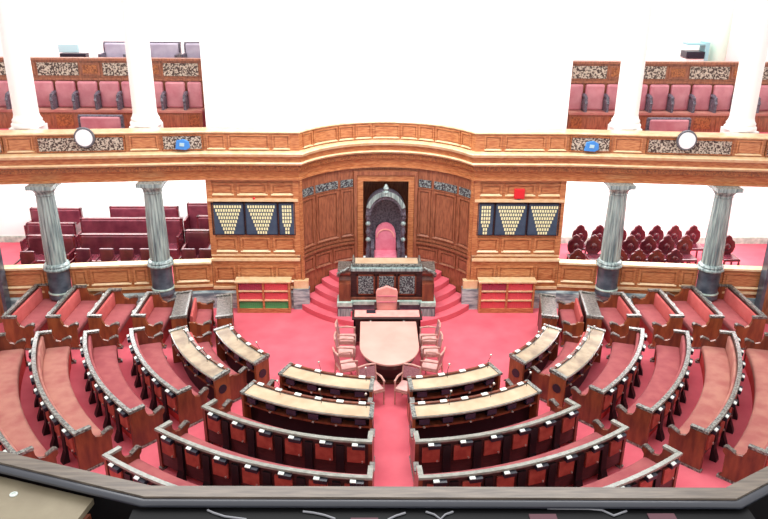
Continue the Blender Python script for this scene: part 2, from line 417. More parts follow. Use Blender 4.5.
# ------------------------------------------------------------------ name boards
slip_me = None
def name_board(x0, x1, counts, lab):
    global slip_me
    y = -1.04-.0; z0,z1 = 2.04,2.9
    r = empty('name_board', ((x0+x1)/2,y,z0), lab, 'notice board', 'blue grey name boards on the panelled wall')
    b = MB(); b.box(x0,x1,y-.05,y-.0,z0,z1); b.build('board','board',r)
    e = MB(); e.box(x0,x0+.02,y-.065,y,z0,z1); e.box(x1-.02,x1,y-.065,y,z0,z1); e.box(x0,x1,y-.065,y,z0,z0+.02); e.box(x0,x1,y-.065,y,z1-.02,z1); e.build('frame','device',r)
    if slip_me is None:
        s = MB(); s.box(-.021,.021,-.006,.004,-.035,.035); slip_me = s.mesh('name_slip','slip')
    n = len(counts); pitch = .064 if max(counts) > 5 else .062
    for i,c in enumerate(counts):
        for j in range(c):
            o = D.objects.new('name_slip', slip_me); COL.objects.link(o); o.parent = r
            o.location = ((j-(c-1)/2)*pitch, -.053, (z1-z0)-.11-i*.098)
for sg in (-1,1):
    big = (11,10,9,8,7,6,5,4); small = (4,4,4,4,4,3,2,2)
    for u0,u1,c,w in ((3.59,4.41,big,'outermost'),(2.75,3.57,big,'middle of three'),(2.31,2.73,small,'narrow one beside the apse')):
        a,b = sorted((sg*u0,sg*u1))
        name_board(a, b, c, 'blue grey board of cream slips, %s wing wall, %s'%(SIDE[sg],w))
r = MB(); r.box(3.2,3.46,-1.14,-1.03,3.03,3.28)
rb = r.build('alarm_box','redbox',bevel=.01); tag(rb,'small red box on the panelling above the right name boards','alarm box')
k = MB(); k.box(3.29,3.37,-1.13,-1.05,2.99,3.03); k.build('bracket','device',rb)
s = MB(); s.sphere((-3.32,-1.12,3.02),.035); tag(s.build('indicator_lamp','redbox',smooth=True),'tiny red lamp on the ledge above the left name boards','lamp')

# ------------------------------------------------------------------ bookcases and books
books = {}
def book(m, x, y, z, w, h, lab, grp):
    key = m
    if key not in books:
        b = MB(); b.box(-.5,.5,0,.17,0,1); books[key] = b.mesh('book', m)
    o = D.objects.new('book', books[key]); COL.objects.link(o); o.location = (x,y,z); o.scale = (w,1,h)
    tag(o, lab, 'book', grp)
def bookcase(x0, x1, side, kinds):
    yf, yb = -1.45, -1.16
    r = empty('bookcase', ((x0+x1)/2,(yf+yb)/2,0), 'low open oak bookcase with three shelves of bound volumes, against the %s wing wall'%side, 'bookcase')
    for x in (x0,x1-.05):
        b = MB(); b.box(x,x+.05,yf,yb,0,.86); b.build('side_panel','oak',r)
    xm = (x0+x1)/2
    b = MB(); b.box(xm-.025,xm+.025,yf+.005,yb,.1,.86); b.build('divider','oak',r)
    b = MB(); b.box(x0-.03,x1+.03,yf-.03,yb,.86,.91); b.build('top','oak_lit',r,bevel=.008)
    b = MB(); b.box(x0+.05,x1-.05,yb-.02,yb,.02,.86); b.build('back_panel','oakm',r)
    b = MB(); b.box(x0+.05,x1-.05,yf+.01,yb-.02,0,.12); b.build('plinth','oak',r)
    for z in (.34,.6):
        for a,c in ((x0+.05,xm-.025),(xm+.025,x1-.05)):
            b = MB(); b.box(a,c,yf+.005,yb-.02,z,z+.03); b.build('shelf','oak_lit',r)
    names = {'bookr':'red','bookd':'maroon','bookg':'green'}
    for i,z in enumerate((.12,.37,.63)):
        for j,(a,c) in enumerate(((x0+.06,xm-.03),(xm+.03,x1-.06))):
            m = kinds[i][j]; w = (c-a)/11
            for k in range(11):
                book(m, a+w*(k+.5), yf+.045+random.uniform(0,.012), z, w*.94, random.uniform(.165,.19),
                     '%s bound volume on the %s shelf, %s half of the %s bookcase'%(names[m],('bottom','middle','top')[i],('left','right')[j],side),
                     '%s volumes on the %s shelf, %s half, %s bookcase'%(names[m],('bottom','middle','top')[i],('left','right')[j],side))
bookcase(-3.86,-2.48,'left',(('bookg','bookg'),('bookr','bookr'),('bookd','bookr')))
bookcase(2.42,3.86,'right',(('bookr','bookr'),('bookr','bookr'),('bookd','bookr')))

# ------------------------------------------------------------------ throne
def arc_pts(cx, cz, rx, rz, a0, a1, n): return [(cx+rx*math.cos(math.radians(a0+(a1-a0)*i/n)), cz+rz*math.sin(math.radians(a0+(a1-a0)*i/n))) for i in range(n+1)]
th = empty('throne', (0,.1,.75), 'canopied black carved chair with tall pink back, in the niche of the apse', 'throne')
b = MB(); b.vprism([(-.46,.75)]+[(.46,.75),(.46,2.3)]+arc_pts(0,2.3,.46,.5,0,180,16), .2, .3); b.build('back_panel','throne',th)
b = MB()
outer = arc_pts(0,2.3,.53,.6,0,180,18); inner = arc_pts(0,2.3,.40,.45,180,0,18)
b.vprism(outer+inner, -.3, .3); b.build('canopy','throne',th)
b = MB()
o2 = arc_pts(0,2.32,.55,.64,20,160,14); i2 = arc_pts(0,2.32,.44,.52,160,20,14)
b.vprism(o2+i2, -.34, -.3); b.build('canopy_crest','marble',th)  # pale tone paints the light falling on the arch top
b = MB(); b.lathe((0,-.26,2.9),[(.09,0),(.1,.04),(.05,.08),(.08,.14),(.05,.2),(.02,.25)],14); b.build('finial','marble',th,smooth=True)
for sg in (-1,1):
    b = MB(); b.lathe((sg*.47,-.2,.75),[(.07,0),(.07,.4),(.05,.45),(.075,.55),(.045,.62),(.045,1.0),(.075,1.06),(.05,1.12),(.05,1.4),(.08,1.46),(.06,1.56)],14); b.build('post','throne',th,smooth=True)
    for z in (2.05,1.6): MB().sphere((sg*.47,-.24,z),.07).build('carved_boss','marble',th,smooth=True)
    b = MB(); b.box(min(sg*.3,sg*.4),max(sg*.3,sg*.4),-.5,.2,1.4,1.48); b.box(min(sg*.31,sg*.39),max(sg*.31,sg*.39),-.5,-.42,.75,1.4); b.build('armrest','throne',th,bevel=.01)
b = MB(); b.vprism([(-.27,1.2),(.31-.02,1.2),(.28,1.68)]+arc_pts(0,1.68,.27,.3,0,180,14), .02, .12)
cb = b.build('back_cushion','pinkc',th,bevel=.025)
b = MB(); b.vprism(arc_pts(0,1.58,.25,.24,0,180,14)+arc_pts(0,1.58,.22,.21,180,0,14), .0, .03); b.build('cushion_seam','pinkl',cb)
b = MB(); b.box(-.31,.31,-.5,.1,1.06,1.2); b.build('seat_cushion','pinkc',th,bevel=.04)
b = MB(); b.box(-.33,.33,-.5,.2,.75,1.06); b.build('seat_base','throne',th)

# ------------------------------------------------------------------ presiding officer's desk (rostrum)
rs = empty('rostrum', (0,-1.8,0), 'dark carved presiding desk with lattice panels on a green marble base, before the throne', 'desk')
b = MB(); b.box(-.9,.9,-1.86,-1.4,.0,.5); b.box(-1.24,-.84,-1.95,-1.5,0,.5); b.box(.84,1.24,-1.95,-1.5,0,.5); mb_ = b.build('marble_base','marbled',rs,bevel=.01)
for sg in (-1,1):
    b = MB(); b.box(min(sg*.86,sg*1.25),max(sg*.86,sg*1.25),-1.97,-1.48,.42,.55); b.build('marble_cap','marblel',mb_,bevel=.012)
    b = MB(); b.box(min(sg*.88,sg*1.22),max(sg*.88,sg*1.22),-1.955,-1.94,.06,.36); b.build('marble_panel','marble',mb_)
b = MB(); b.box(-.86,.86,-1.89,-1.5,.44,.55); b.build('marble_cap','marblel',mb_,bevel=.01)
b = MB(); b.box(-.9,.9,-1.78,-1.45,.55,1.34); fp = b.build('front_panel','dark',rs)
for x in (-.52,0,.52):
    b = MB(); b.box(x-.19,x+.19,-1.805,-1.78,.72,1.2); g = b.build('grille','grilled',rs)
    e = MB(); e.box(x-.23,x+.23,-1.80,-1.78,.68,.72); e.box(x-.23,x+.23,-1.80,-1.78,1.2,1.24); e.box(x-.23,x-.19,-1.8,-1.78,.68,1.24); e.box(x+.19,x+.23,-1.8,-1.78,.68,1.24); e.build('grille_frame','redwood',g)
b = MB(); b.box(-.94,.94,-1.83,-1.45,.55,.62); b.build('base_moulding','redwood',rs,bevel=.012)
for sg in (-1,1):
    pl = [(-1.9,.55),(-1.42,.55),(-1.42,1.34),(-1.62,1.34)]+[(-1.66-.12*math.sin(t*PI/6)*1-.0, 1.26+.1*math.cos(t*PI/6)) for t in range(0,7)]+[(-1.72,1.05),(-1.86,1.0)]
    x0,x1 = sorted((sg*.9,sg*1.2)); n = len(pl)
    b = MB(); b.add([(x0,y,z) for y,z in pl]+[(x1,y,z) for y,z in pl], [tuple(range(n)),tuple(range(2*n-1,n-1,-1))]+[(i,n+i,n+(i+1)%n,(i+1)%n) for i in range(n)])
    sp = b.build('side_wing','redwood',rs)
    c = MB(); c.obox((sg*1.05,-1.56,1.37),.36,.46,.05,0,.12); c.build('wing_cap','carvetop',sp,bevel=.015)
    c = MB(); c.tube([(sg*1.21,-1.78,1.2),(sg*1.21,-1.84,1.28),(sg*1.15,-1.84,1.34),(sg*1.04,-1.8,1.36),(sg*.94,-1.76,1.42)],[.05,.05,.045,.04,.03]); c.build('scroll','raild',sp,smooth=True)
b = MB(); b.box(-.9,.9,-1.84,-1.5,1.34,1.42); b.build('front_ledge','marble',rs,bevel=.01)
b = MB(); b.box(-.86,.86,-1.74,-1.28,1.42,1.5); b.build('top','raild',rs,bevel=.01)
b = MB(); b.box(-.79,.79,-1.7,-1.34,1.5,1.512); b.build('writing_surface','desk',rs)
for sg in (-1,1):
    b = MB(); b.box(min(sg*.82,sg*.86),max(sg*.82,sg*.86),-1.72,-1.3,1.5,1.58); b.build('end_rail','raild',rs,bevel=.008)
    b = MB(); b.box(min(sg*.8,sg*.88),max(sg*.8,sg*.88),-1.4,-1.3,.75,1.42); b.build('leg','dark',rs)

# ------------------------------------------------------------------ clerks' desk, clerk's chair, D-shaped table
ck = empty('clerk_desk', (0,-3.03,0), 'narrow dark desk with pale pink top, between the rostrum and the round-ended table', 'desk')
b = MB(); b.box(-.84,.82,-3.28,-2.8,.7,.75); b.build('desk_top','dark',ck,bevel=.01)
b = MB(); b.box(-.78,.76,-3.2,-2.84,.75,.757); b.build('writing_surface','pinkl',ck)
b = MB(); b.box(-.8,.78,-3.24,-3.2,.12,.7); b.build('front_panel','dark',ck)
for x in (-.8,.74):
    b = MB(); b.box(x,x+.04,-3.24,-2.84,0,.7); b.build('end_panel','dark',ck)
for x in (-.4,.38):
    b = MB(); b.lathe((x,-3.3,0),[(.03,0),(.03,.62),(.045,.66),(.02,.7)],10); b.build('post','chrome',ck,smooth=True)
b = MB(); b.box(-.5,-.28,-3.02,-2.9,.757,.79); tag(b.build('document_tray','device',bevel=.006),'small dark tray lying on the narrow clerk desk','tray')

cc = empty('clerk_chair', (0,-2.4,0), 'salmon upholstered high-back chair with peaked top, behind the narrow clerk desk', 'chair')
b = MB(); b.vprism([(-.25,.5),(.25,.5),(.27,.98),(.24,1.06),(.12,1.1),(0,1.15),(-.12,1.1),(-.24,1.06),(-.27,.98)],-2.32,-2.24); b.build('backrest','pinkl',cc,bevel=.02)
b = MB(); b.box(-.23,.23,-2.335,-2.315,.72,.74); b.box(-.23,.23,-2.335,-2.315,.88,.9); b.build('back_seam','pinkc',cc)
b = MB(); b.box(-.27,.27,-2.7,-2.24,.4,.5); b.build('seat_cushion','pinkl',cc,bevel=.03)
b = MB(); b.box(-.3,.3,-2.74,-2.66,.42,.55); b.build('front_rail','dark',cc,bevel=.01)
for x,y in ((-.24,-2.66),(.24,-2.66),(-.24,-2.28),(.24,-2.28)):
    b = MB(); b.box(x-.025,x+.025,y-.025,y+.025,0,.42); b.build('leg','dark',cc)
for sg in (-1,1):
    b = MB(); b.box(min(sg*.25,sg*.31),max(sg*.25,sg*.31),-2.66,-2.28,.5,.72); b.build('armrest','dark',cc,bevel=.01)

tb = empty('round_ended_table', (.01,-4.45,0), 'large pale beige table with a rounded near end, in the well of the chamber', 'table')
def dshape(rx, yb, ym, yn, n=24):
    return [(.01-rx,yb),(.01+rx,yb),(.01+rx,ym)]+[(.01+rx*math.cos(t*PI/n), ym-(ym-yn)*math.sin(t*PI/n)) for t in range(1,n)]+[(.01-rx,ym)]
b = MB(); b.prism(dshape(.65,-3.44,-4.6,-5.46),.71,.755); b.build('table_top','table',tb,bevel=.01)
b = MB(); b.prism(dshape(.58,-3.5,-4.6,-5.38),.58,.71); b.build('apron','dark',tb)
b = MB(); b.box(-.36,.38,-4.9,-3.6,.06,.58); b.build('pedestal','dark',tb); 
b = MB(); b.box(-.42,.44,-5.0,-3.55,0,.06); b.build('foot','redwood',tb,bevel=.015)

def table_chair():
    r = empty('table_armchair', (0,0,0), 'x', 'chair', 'pale armchairs around the round-ended table')
    for sx in (-1,1):
        b = MB(); b.tube([(sx*.25,.22,0),(sx*.25,.22,.45),(sx*.25,.22,.64)],[.018,.022,.022],6); b.build('front_leg','chairw',r,local=True)
        b = MB(); b.tube([(sx*.24,-.27,0),(sx*.24,-.22,.45),(sx*.24,-.3,.9)],[.018,.024,.02],6); b.build('back_leg','chairw',r,local=True)
        b = MB(); b.tube([(sx*.24,-.26,.66),(sx*.27,0,.68),(sx*.26,.24,.65)],[.022,.03,.026],8); b.build('armrest','chairw',r,local=True,smooth=True)
    b = MB(); b.box(-.26,.26,-.24,.26,.38,.42); b.build('seat_frame','chairw',r,local=True)
    b = MB(); b.box(-.24,.24,-.22,.25,.42,.48); b.build('seat_cushion','cushion',r,local=True,bevel=.02)
    b = MB(); b.tube([(-.25,-.3,.89),(0,-.33,.9),(.25,-.3,.89)],.028,8); b.build('top_rail','chairw',r,local=True,smooth=True)
    b = MB(); b.obox((0,-.27,.7),.44,.03,.3,0,.18); b.build('back_panel','cane',r,local=True)
    return r
tc = table_chair()
spots = []
for sg in (-1,1):
    for i,(y,a) in enumerate(((-3.56,0),(-4.16,0),(-4.8,-20))):
        spots.append((sg*(.95 if i<2 else .93), y, (PI/2 if sg > 0 else -PI/2)+sg*math.radians(a),
            'pale armchair facing the beige table, %s on its %s side'%(('nearest the clerk desk','the middle one','nearest the round end')[i],SIDE[sg])))
spots.append((-.38,-5.7,math.radians(205),'pale armchair turned away from the round end of the table, left one'))
spots.append((.36,-5.7,math.radians(155),'pale armchair turned away from the round end of the table, right one'))
for i,(x,y,rz,lab) in enumerate(spots): place(tc, i==0, (x,y,0), rz, lab).scale = (.8,.8,.84)

# ------------------------------------------------------------------ members' benches and desks
def arc_map(x): 
    def pos(r, th):
        a = math.radians(th); return (r*math.sin(a), CY-r*math.cos(a))
    return pos
def str_map(sg, k=0):
    return lambda r, y: (sg*(r+k*(y+3.34)), y)
ROWS = {1:4.28,2:5.22,3:6.05,4:7.02,5:8.03,6:9.0}
ORD = {1:'first',2:'second',3:'third',4:'fourth',5:'fifth',6:'sixth'}
RH = .87
def cushion_prof(r0,r1,z0,z1,c=.03): return [(r0,z0),(r1,z0),(r1,z1-c),(r1-c*.6,z1-c*.25),(r1-c*1.6,z1),(r0+c*1.6,z1),(r0+c*.5,z1-c*.3),(r0,z1-c)]
def end_profile(R, S=None):
    S = S or R-.66
    p = [(R+.0,0),(R+.0,RH-.06),(R-.30,RH-.06),(R-.31,.72),(R-.36,.62),(R-.46,.58),(R-.54,.62),(S+.02,.66),(S-.03,.62),(S-.03,.56),(S+.02,.5),(S+.03,.1),(S-.02,.08),(S-.02,0)]
    return p
def sdist(pos, R, a, b): return math.dist(pos(R,a),pos(R,b)) if abs(b-a) < .001 else sum(math.dist(pos(R,a+(b-a)*i/20),pos(R,a+(b-a)*(i+1)/20)) for i in range(20))
def bench(k, pos, s0, s1, lab, group, n=14, straight=False, flaps=True, pale=False, rail=True, RR=None, side=False):
    R = RR or ROWS[k]; L = sdist(pos,R,s0,s1); u = (s1-s0)/L           # s per metre
    c = pos(R-.3,(s0+s1)/2)
    r = empty('bench', (c[0],c[1],0), lab, 'bench', group)
    B = lambda: MB()
    e = .06*u
    Rb = R
    if rail:
        B().sweep(pos,[(R-.06,.32 if side else .12),(R-.02,.32 if side else .12),(R-.02,RH-.04),(R-.06,RH-.04)],s0+e,s1-e,n).build('back_panel','dark',r)
        t = B(); t.sweep(pos,[(R-.065,RH-.05),(R+.02,RH-.05),(R+.028,RH-.03),(R+.02,RH),(R-.06,RH),(R-.065,RH-.02)],s0,s1,n)
        for a,b in ((s0,s0+.09*u),(s1-.09*u,s1)):
            t.sweep(pos,[(R-.31,RH-.05),(R-.066,RH-.05),(R-.066,RH-.001),(R-.31,RH-.001)],a,b,1)
        t.build('top_rail','raild' if straight or side else 'rail',r)
    bx = R-.06 if rail else R-.02
    B().sweep(pos,cushion_prof(bx-.07,bx,.44,RH-.09,.025),s0+e*1.3,s1-e*1.3,n).build('back_cushion','back' if straight or not rail else ('seatp' if pale else 'seat'),r,smooth=True)
    B().sweep(pos,cushion_prof(bx-(.57 if rail else .44),bx-.06,.34,.46,.035),s0+e*1.2,s1-e*1.2,n).build('seat_cushion','seatp' if pale else 'seat',r,smooth=True)
    B().sweep(pos,[(bx-(.55 if rail else .42),0),(bx-(.08 if rail else 0),0),(bx-(.0),.34),(bx-(.55 if rail else .42),.34)],s0+e*1.2,s1-e*1.2,n).build('seat_base','riser',r)
    ep = end_profile(R) if rail else end_profile(R, R-.5)
    if not rail: ep = [(R,0),(R,.64),(R-.14,.64),(R-.2,.6),(R-.34,.58),(R-.44,.62),(R-.5,.62),(R-.48,.5),(R-.47,.1),(R-.5,.08),(R-.5,0)]
    for a,b in ((s0,s0+.07*u),(s1-.07*u,s1)):
        q = B().sweep(pos,ep,a,b,1).build('end_panel','endwood' if straight else 'redwood',r)
        S = R-(.66 if rail else .5)
        B().sweep(pos,[(S-.03,.62),(S-.03,.66),(S+.02,.685),(S+.08,.66),(S+.17,.62),(S+.17,.6),(S+.08,.635),(S,.65)],a-.015*u,b+.015*u,1).build('armrest','carvetop',q)
        B().sweep(pos,[(S-(.05 if rail else 0),0),(R+.02 if rail else R,0),(R+.02 if rail else R,.05),(S-(.05 if rail else 0),.05)],a-.012*u,b+.012*u,1).build('foot','raild',q)
    if rail:
        ns = max(2,round(L/.58)); w = (s1-s0)/ns
        for i in range(ns):
            m = s0+w*(i+.5)
            if flaps:
                f = B().sweep(pos,[(R-.02,.42),(R+.015,.42),(R+.015,.72),(R-.02,.72)],m-.155*u,m+.155*u,2).build('flap','flap',r)
                B().sweep(pos,[(R+.01,.43),(R+.04,.43),(R+.04,.46),(R+.01,.46)],m+.10*u,m+.125*u,1).build('knob','chrome',f)
                for a in ((m-w/2,) if i else ()):
                    B().sweep(pos,[(R-.02,0),(R+.11,0),(R+.10,.05),(R+.03,.22),(R+.01,.74),(R-.02,.74)],a-.07*u,a+.07*u,1).build('bracket','black',r)
            cn = B().sweep(pos,[(R-.01,.735),(R+.075,.725),(R+.085,.80),(R-.01,.82)],m-.06*u,m+.16*u,1).build('console','device',r)
            B().sweep(pos,[(R+.035,.82),(R+.085,.805),(R+.085,.82),(R+.035,.837)],m-.06*u,m+.035*u,1).build('console_plate','plate',cn)
    return r
def desk(k, pos, s0, s1, lab, group, n=14, straight=False, tan=True, mics=True, RR=None):
    R = RR or ROWS[k]; L = sdist(pos,R,s0,s1); u = (s1-s0)/L; I = R-.36
    c = pos(R-.15,(s0+s1)/2)
    r = empty('writing_desk', (c[0],c[1],0), lab, 'desk', group)
    B = lambda: MB()
    top = 'desk' if tan else 'desk2'
    B().sweep(pos,[(I-.0,.81),(I-.0,.84),(R,.795),(R,.765)],s0+.02*u,s1-.02*u,n).build('desk_top','rail' if not straight else 'carvetop',r)
    if not straight: B().sweep(pos,[(I+.06,.836),(I+.06,.842),(R-.02,.806),(R-.02,.80)],s0+.06*u,s1-.06*u,n).build('writing_surface',top,r)
    B().sweep(pos,[(I-.02,.80),(I+.03,.80),(I+.03,.875),(I-.02,.875)],s0,s1,n).build('gallery_rail','redwood' if not straight else 'raild',r)
    B().sweep(pos,[(I,.0),(I+.04,.0),(I+.04,.81),(I,.81)],s0+.03*u,s1-.03*u,n).build('front_panel','redwood' if not straight else 'dark',r)
    B().sweep(pos,[(I+.14,.0),(I+.17,.0),(I+.17,.79),(I+.14,.79)],s0+.05*u,s1-.05*u,n).build('knee_panel','black',r)
    B().sweep(pos,[(I+.14,.54),(R-.03,.54),(R-.03,.575),(I+.14,.575)],s0+.05*u,s1-.05*u,n).build('shelf','redwood',r)
    for a,b in ((s0,s0+.055*u),(s1-.055*u,s1)):
        q = B().sweep(pos,[(I-.01,0),(R-.01,0),(R-.01,.76),(I-.01,.81)],a,b,1).build('end_panel','endwood',r)
        B().sweep(pos,[(I-.03,.80),(R+.02,.77),(R+.02,.82),(I-.03,.88)],a-.01*u,b+.02*u,1).build('end_moulding','raild',q)
        for aa in ((a-.012*u,a),(b,b+.012*u)):
            cx = (I+R)/2; 
            B().sweep(pos,[(cx+.1*math.cos(t*PI/5),.5+.1*math.sin(t*PI/5)) for t in range(10)],aa[0],aa[1],1).build('rosette','device' if not straight else 'carvetop',q)
    ns = max(2,round(L/.49)); w = (s1-s0)/ns
    if straight: ns = 0
    for i in range(ns):
        m = s0+w*(i+.5)
        pq = B().sweep(pos,[(I-.015,.875),(I+.05,.868),(I+.05,.882),(I-.015,.89)],m-.07*u,m+.07*u,1).build('name_plate','plate',r)
        cs = B().sweep(pos,[(R-.12,.60),(R-.03,.60),(R-.03,.72),(R-.12,.72)],m-.1*u,m+.1*u,1).build('console','deviceb',r)
        B().sweep(pos,[(R-.03,.545),(R+.0,.545),(R+.0,.57),(R-.03,.57)],m-.02*u,m+.02*u,1).build('knob','chrome',r)
        if mics and i % 2 == 1:
            x,y = pos(I+.1,m+.2*w); x2,y2 = pos(I+.18,m+.2*w)
            g = MB().tube([(x,y,.83),(x,y,1.0),(x2,y2,1.16)],.006,6).build('microphone_stem','device',r)
            MB().sphere((x2,y2,1.18),.025,n=8).build('microphone_head','chrome',g,smooth=True)
    return r
AMAP = arc_map(0)
END = {1:(40.6,66.5),2:(42.3,70.3),3:(42.4,73),4:(43.1,74.4),5:(43.8,76.2),6:(44.6,77)}
CEN = {1:31.8,2:33.9,3:35.7,4:36.8,5:37.4}
for sg in (-1,1):
    S = SIDE[sg]
    M1 = str_map(sg)
    SR = {1:4.0,2:5.06,3:5.95,4:6.96,5:7.9,6:8.9,1.5:4.65}
    yn = {1:(-3.34,-2.12),2:(-3.36,-1.95),3:(-3.36,-2.0),4:(-3.38,-1.8),5:(-3.4,-1.6),6:(-3.44,-1.48)}
    G1 = 'short straight rows beside the back wall'; G2 = 'curved rows at the sides'; G3 = 'curved rows beside the centre aisle'
    # straight blocks near the back wall
    for k in (1,2):
        s0,s1 = yn[k]
        desk(k, str_map(sg,.17 if k == 1 else .13), s0, s1, 'short carved desk block near the back wall on the %s, %s'%(S,('nearest the bookcase' if k==1 else 'second from the bookcase')), G1, 2, True, RR=SR[k])
    ROWS[1.5] = ROWS[2]-.37
    for k in (3,4,5,6):
        bench(k, M1, yn[k][0], yn[k][1], 'short straight coral bench near the back wall, %s from the %s bookcase'%(ORD[k-1],S), G1, 2, True, flaps=False, RR=SR[k])
    bench(1.5, str_map(sg,.13), -3.3, -2.1, 'short straight coral bench near the back wall, first from the %s bookcase'%S, G1, 2, True, rail=False, RR=SR[1.5])
    # curved side blocks
    for k in (1,2):
        a,b = sorted((sg*END[k][0],sg*END[k][1]))
        desk(k, AMAP, a, b, 'curved brown-topped desk on the %s side, %s'%(S,('innermost row facing open carpet' if k==1 else 'second row outward')), G2, 14, False, tan=False, mics=True)
    for k in (1.5,3,4,5,6):
        kk = 2 if k == 1.5 else k
        a,b = sorted((sg*END[kk][0],sg*END[kk][1]))
        if k == 1.5: bench(1.5, AMAP, a+1, b-1, 'low curved red bench between the two writing desks on the %s side'%S, G2, 14, rail=False)
        else: bench(k, AMAP, a, b, 'long curved pink bench with glossy rail, %s side block, %s row from the middle'%(S,ORD[k]), G2, 16, pale=(k >= 5), side=True)
    # blocks beside the centre aisle
    for k in (1,2):
        R = ROWS[k]; ai = math.degrees(.37/R); a,b = sorted((sg*ai,sg*CEN[k]))
        desk(k, AMAP, a, b, 'curved tan-topped desk %s of the centre aisle, %s row from the table'%(S,ORD[k]), G3, 12)
    for k in (1.5,3,4,5):
        kk = 2 if k == 1.5 else k; R = ROWS[k]; ai = math.degrees(.37/R); a,b = sorted((sg*ai,sg*CEN[kk]))
        if k == 1.5: bench(1.5, AMAP, a+.5*(1), b-.5, 'low curved red bench between the two tan-topped desks %s of the centre aisle'%S, G3, 12, rail=False)
        else: bench(k, AMAP, a, b, 'curved bench with russet back flaps %s of the aisle, %s row from the table'%(S,ORD[k]), G3, 14)

# ------------------------------------------------------------------ ground gallery seats
def sofa(x0, x1, y, top, lab):
    r = empty('leather_bench', ((x0+x1)/2,y,.58), lab, 'bench', 'maroon leather benches in the left ground gallery')
    h = top
    b = MB(); b.vprism([(x0+.04,.9),(x1-.04,.9),(x1-.04,h-.04),(x0+.04,h-.04)], y, y+.12); b.build('back_cushion','leather',r,bevel=.03)
    b = MB(); b.box(x0,x1,y+.02,y+.15,h-.06,h); b.build('top_rail','mahog',r,bevel=.015)
    b = MB(); b.box(x0+.05,x1-.05,y-.5,y+.02,.9,1.04); b.build('seat_cushion','leather',r,bevel=.03)
    b = MB(); b.box(x0+.05,x1-.05,y-.46,y+.1,.72,.9); b.build('seat_frame','mahog',r)
    for x in (x0,x1-.06):
        b = MB(); b.box(x,x+.06,y-.5,y+.15,.7,h-.35); b.box(x,x+.06,y+.02,y+.15,.7,h); b.build('armrest','mahog',r,bevel=.01)
        for yy in (y-.46,y+.06):
            l = MB(); l.box(x,x+.06,yy,yy+.06,.58,.72); l.build('leg','mahog',r)
for x0,x1,y,t,lab in ((-8.3,-6.36,.1,1.6,'maroon leather bench with rolled back, front row between the left columns'),
    (-9.75,-8.45,.1,1.56,'short maroon leather bench behind the outer left column, front row'),
    (-5.46,-4.75,.1,1.72,'maroon leather bench beside the left panelled wall, front row'),
    (-8.57,-5.72,.95,1.77,'long maroon leather bench, second row between the left columns'),
    (-10.1,-8.72,.95,1.62,'short maroon leather bench behind the outer left column, second row'),
    (-5.3,-4.75,.95,1.84,'maroon leather bench beside the left panelled wall, second row'),
    (-10.3,-8.82,1.75,1.8,'maroon leather bench against the white wall, back row, behind the outer left column'),
    (-8.0,-6.0,1.75,1.86,'maroon leather bench against the white wall, back row, behind the inner left column'),
    (-5.75,-4.75,1.75,1.96,'maroon leather bench against the white wall, back row, beside the panelled wall')):
    sofa(x0,x1,y,t,lab)
def gallery_chair():
    r = empty('leather_chair', (0,0,0), 'x', 'chair', 'low maroon leather chairs behind the left gallery front')
    b = MB(); b.box(-.19,.19,.2,.27,.42,.84); b.build('backrest','leather',r,local=True,bevel=.03)
    b = MB(); b.box(-.2,.2,-.2,.24,.38,.46); b.build('seat','leather',r,local=True,bevel=.03)
    for x,y in ((-.17,-.17),(.17,-.17),(-.17,.23),(.17,.23)):
        b = MB(); b.box(x-.02,x+.02,y-.02,y+.02,0,.4); b.build('leg','mahog',r,local=True)
    for sg in (-1,1):
        b = MB(); b.box(min(sg*.2,sg*.23),max(sg*.2,sg*.23),-.18,.24,.58,.62); b.build('armrest','mahog',r,local=True)
    return r
gc = gallery_chair()
for i,(x,lab) in enumerate(((-9.4,'nearest the left pier'),(-8.02,'just right of the outer left column'),(-7.4,'second right of the outer left column'),(-6.88,'second left of the inner left column'),(-6.34,'just left of the inner left column'),(-5.24,'just right of the inner left column'),(-4.78,'beside the left panelled wall'))):
    place(gc, i==0, (x,-.69 if x > -9 else -.9,.58), 0, 'low maroon leather chair behind the gallery front, '+lab)
def carved_chair():
    r = empty('carved_chair', (0,0,0), 'x', 'chair', 'dark red carved chairs in the right ground gallery')
    pl = [(-.12,.46),(.12,.46),(.2,.56),(.23,.7),(.2,.84),(.12,.9),(.1,.98),(0,1.04),(-.1,.98),(-.12,.9),(-.2,.84),(-.23,.7),(-.2,.56)]
    b = MB(); b.vprism(pl,.18,.25); bk = b.build('backrest','mahog',r,local=True,bevel=.02)
    b = MB(); b.sphere((0,.175,.68),.09,1,.3,1.2); b.build('carved_boss','mahog',bk,local=True,smooth=True)
    b = MB(); b.box(-.23,.23,-.24,.22,.4,.48); b.build('seat','leather',r,local=True,bevel=.03)
    for sx in (-1,1):
        b = MB(); b.lathe((sx*.2,-.2,0),[(.02,0),(.03,.1),(.02,.2),(.035,.3),(.025,.4)],8); b.build('front_leg','mahog',r,local=True)
        b = MB(); b.box(sx*.2-.02,sx*.2+.02,.17,.21,0,.42); b.build('back_leg','mahog',r,local=True)
    return r
cv = carved_chair(); first = True
for row,y,xs in (('front row',-.05,(5.26,5.76,6.26,6.78,7.28,7.79,8.3,9.48)),('back row',.78,(5.6,6.15,6.72,7.26,7.79,8.32,8.85))):
    for i,x in enumerate(xs):
        if x > 9: w = 'the single one beyond the outer column'
        else: w = ORD.get(i+1,'seventh')+' from the panelled wall' if i < 6 else 'seventh from the panelled wall'
        place(cv, first, (x,y,.58), 0, 'dark red carved chair, right gallery %s, %s'%(row,w)); first = False
for i,x in enumerate((5.2,6.35,6.85,7.35,7.85)):
    place(cv, False, (x,-.55,.58), 0, 'x'); 
# those last five sit low right behind the front
lowc = [o for o in COL.objects if o.name.startswith('carved_chair') and o.get('label') == 'x']
for i,o in enumerate(lowc):
    o['label'] = 'dark red low chair directly behind the right gallery front, %s from the panelled wall'%ORD[i+1]
    o.scale = (1,1,.78)

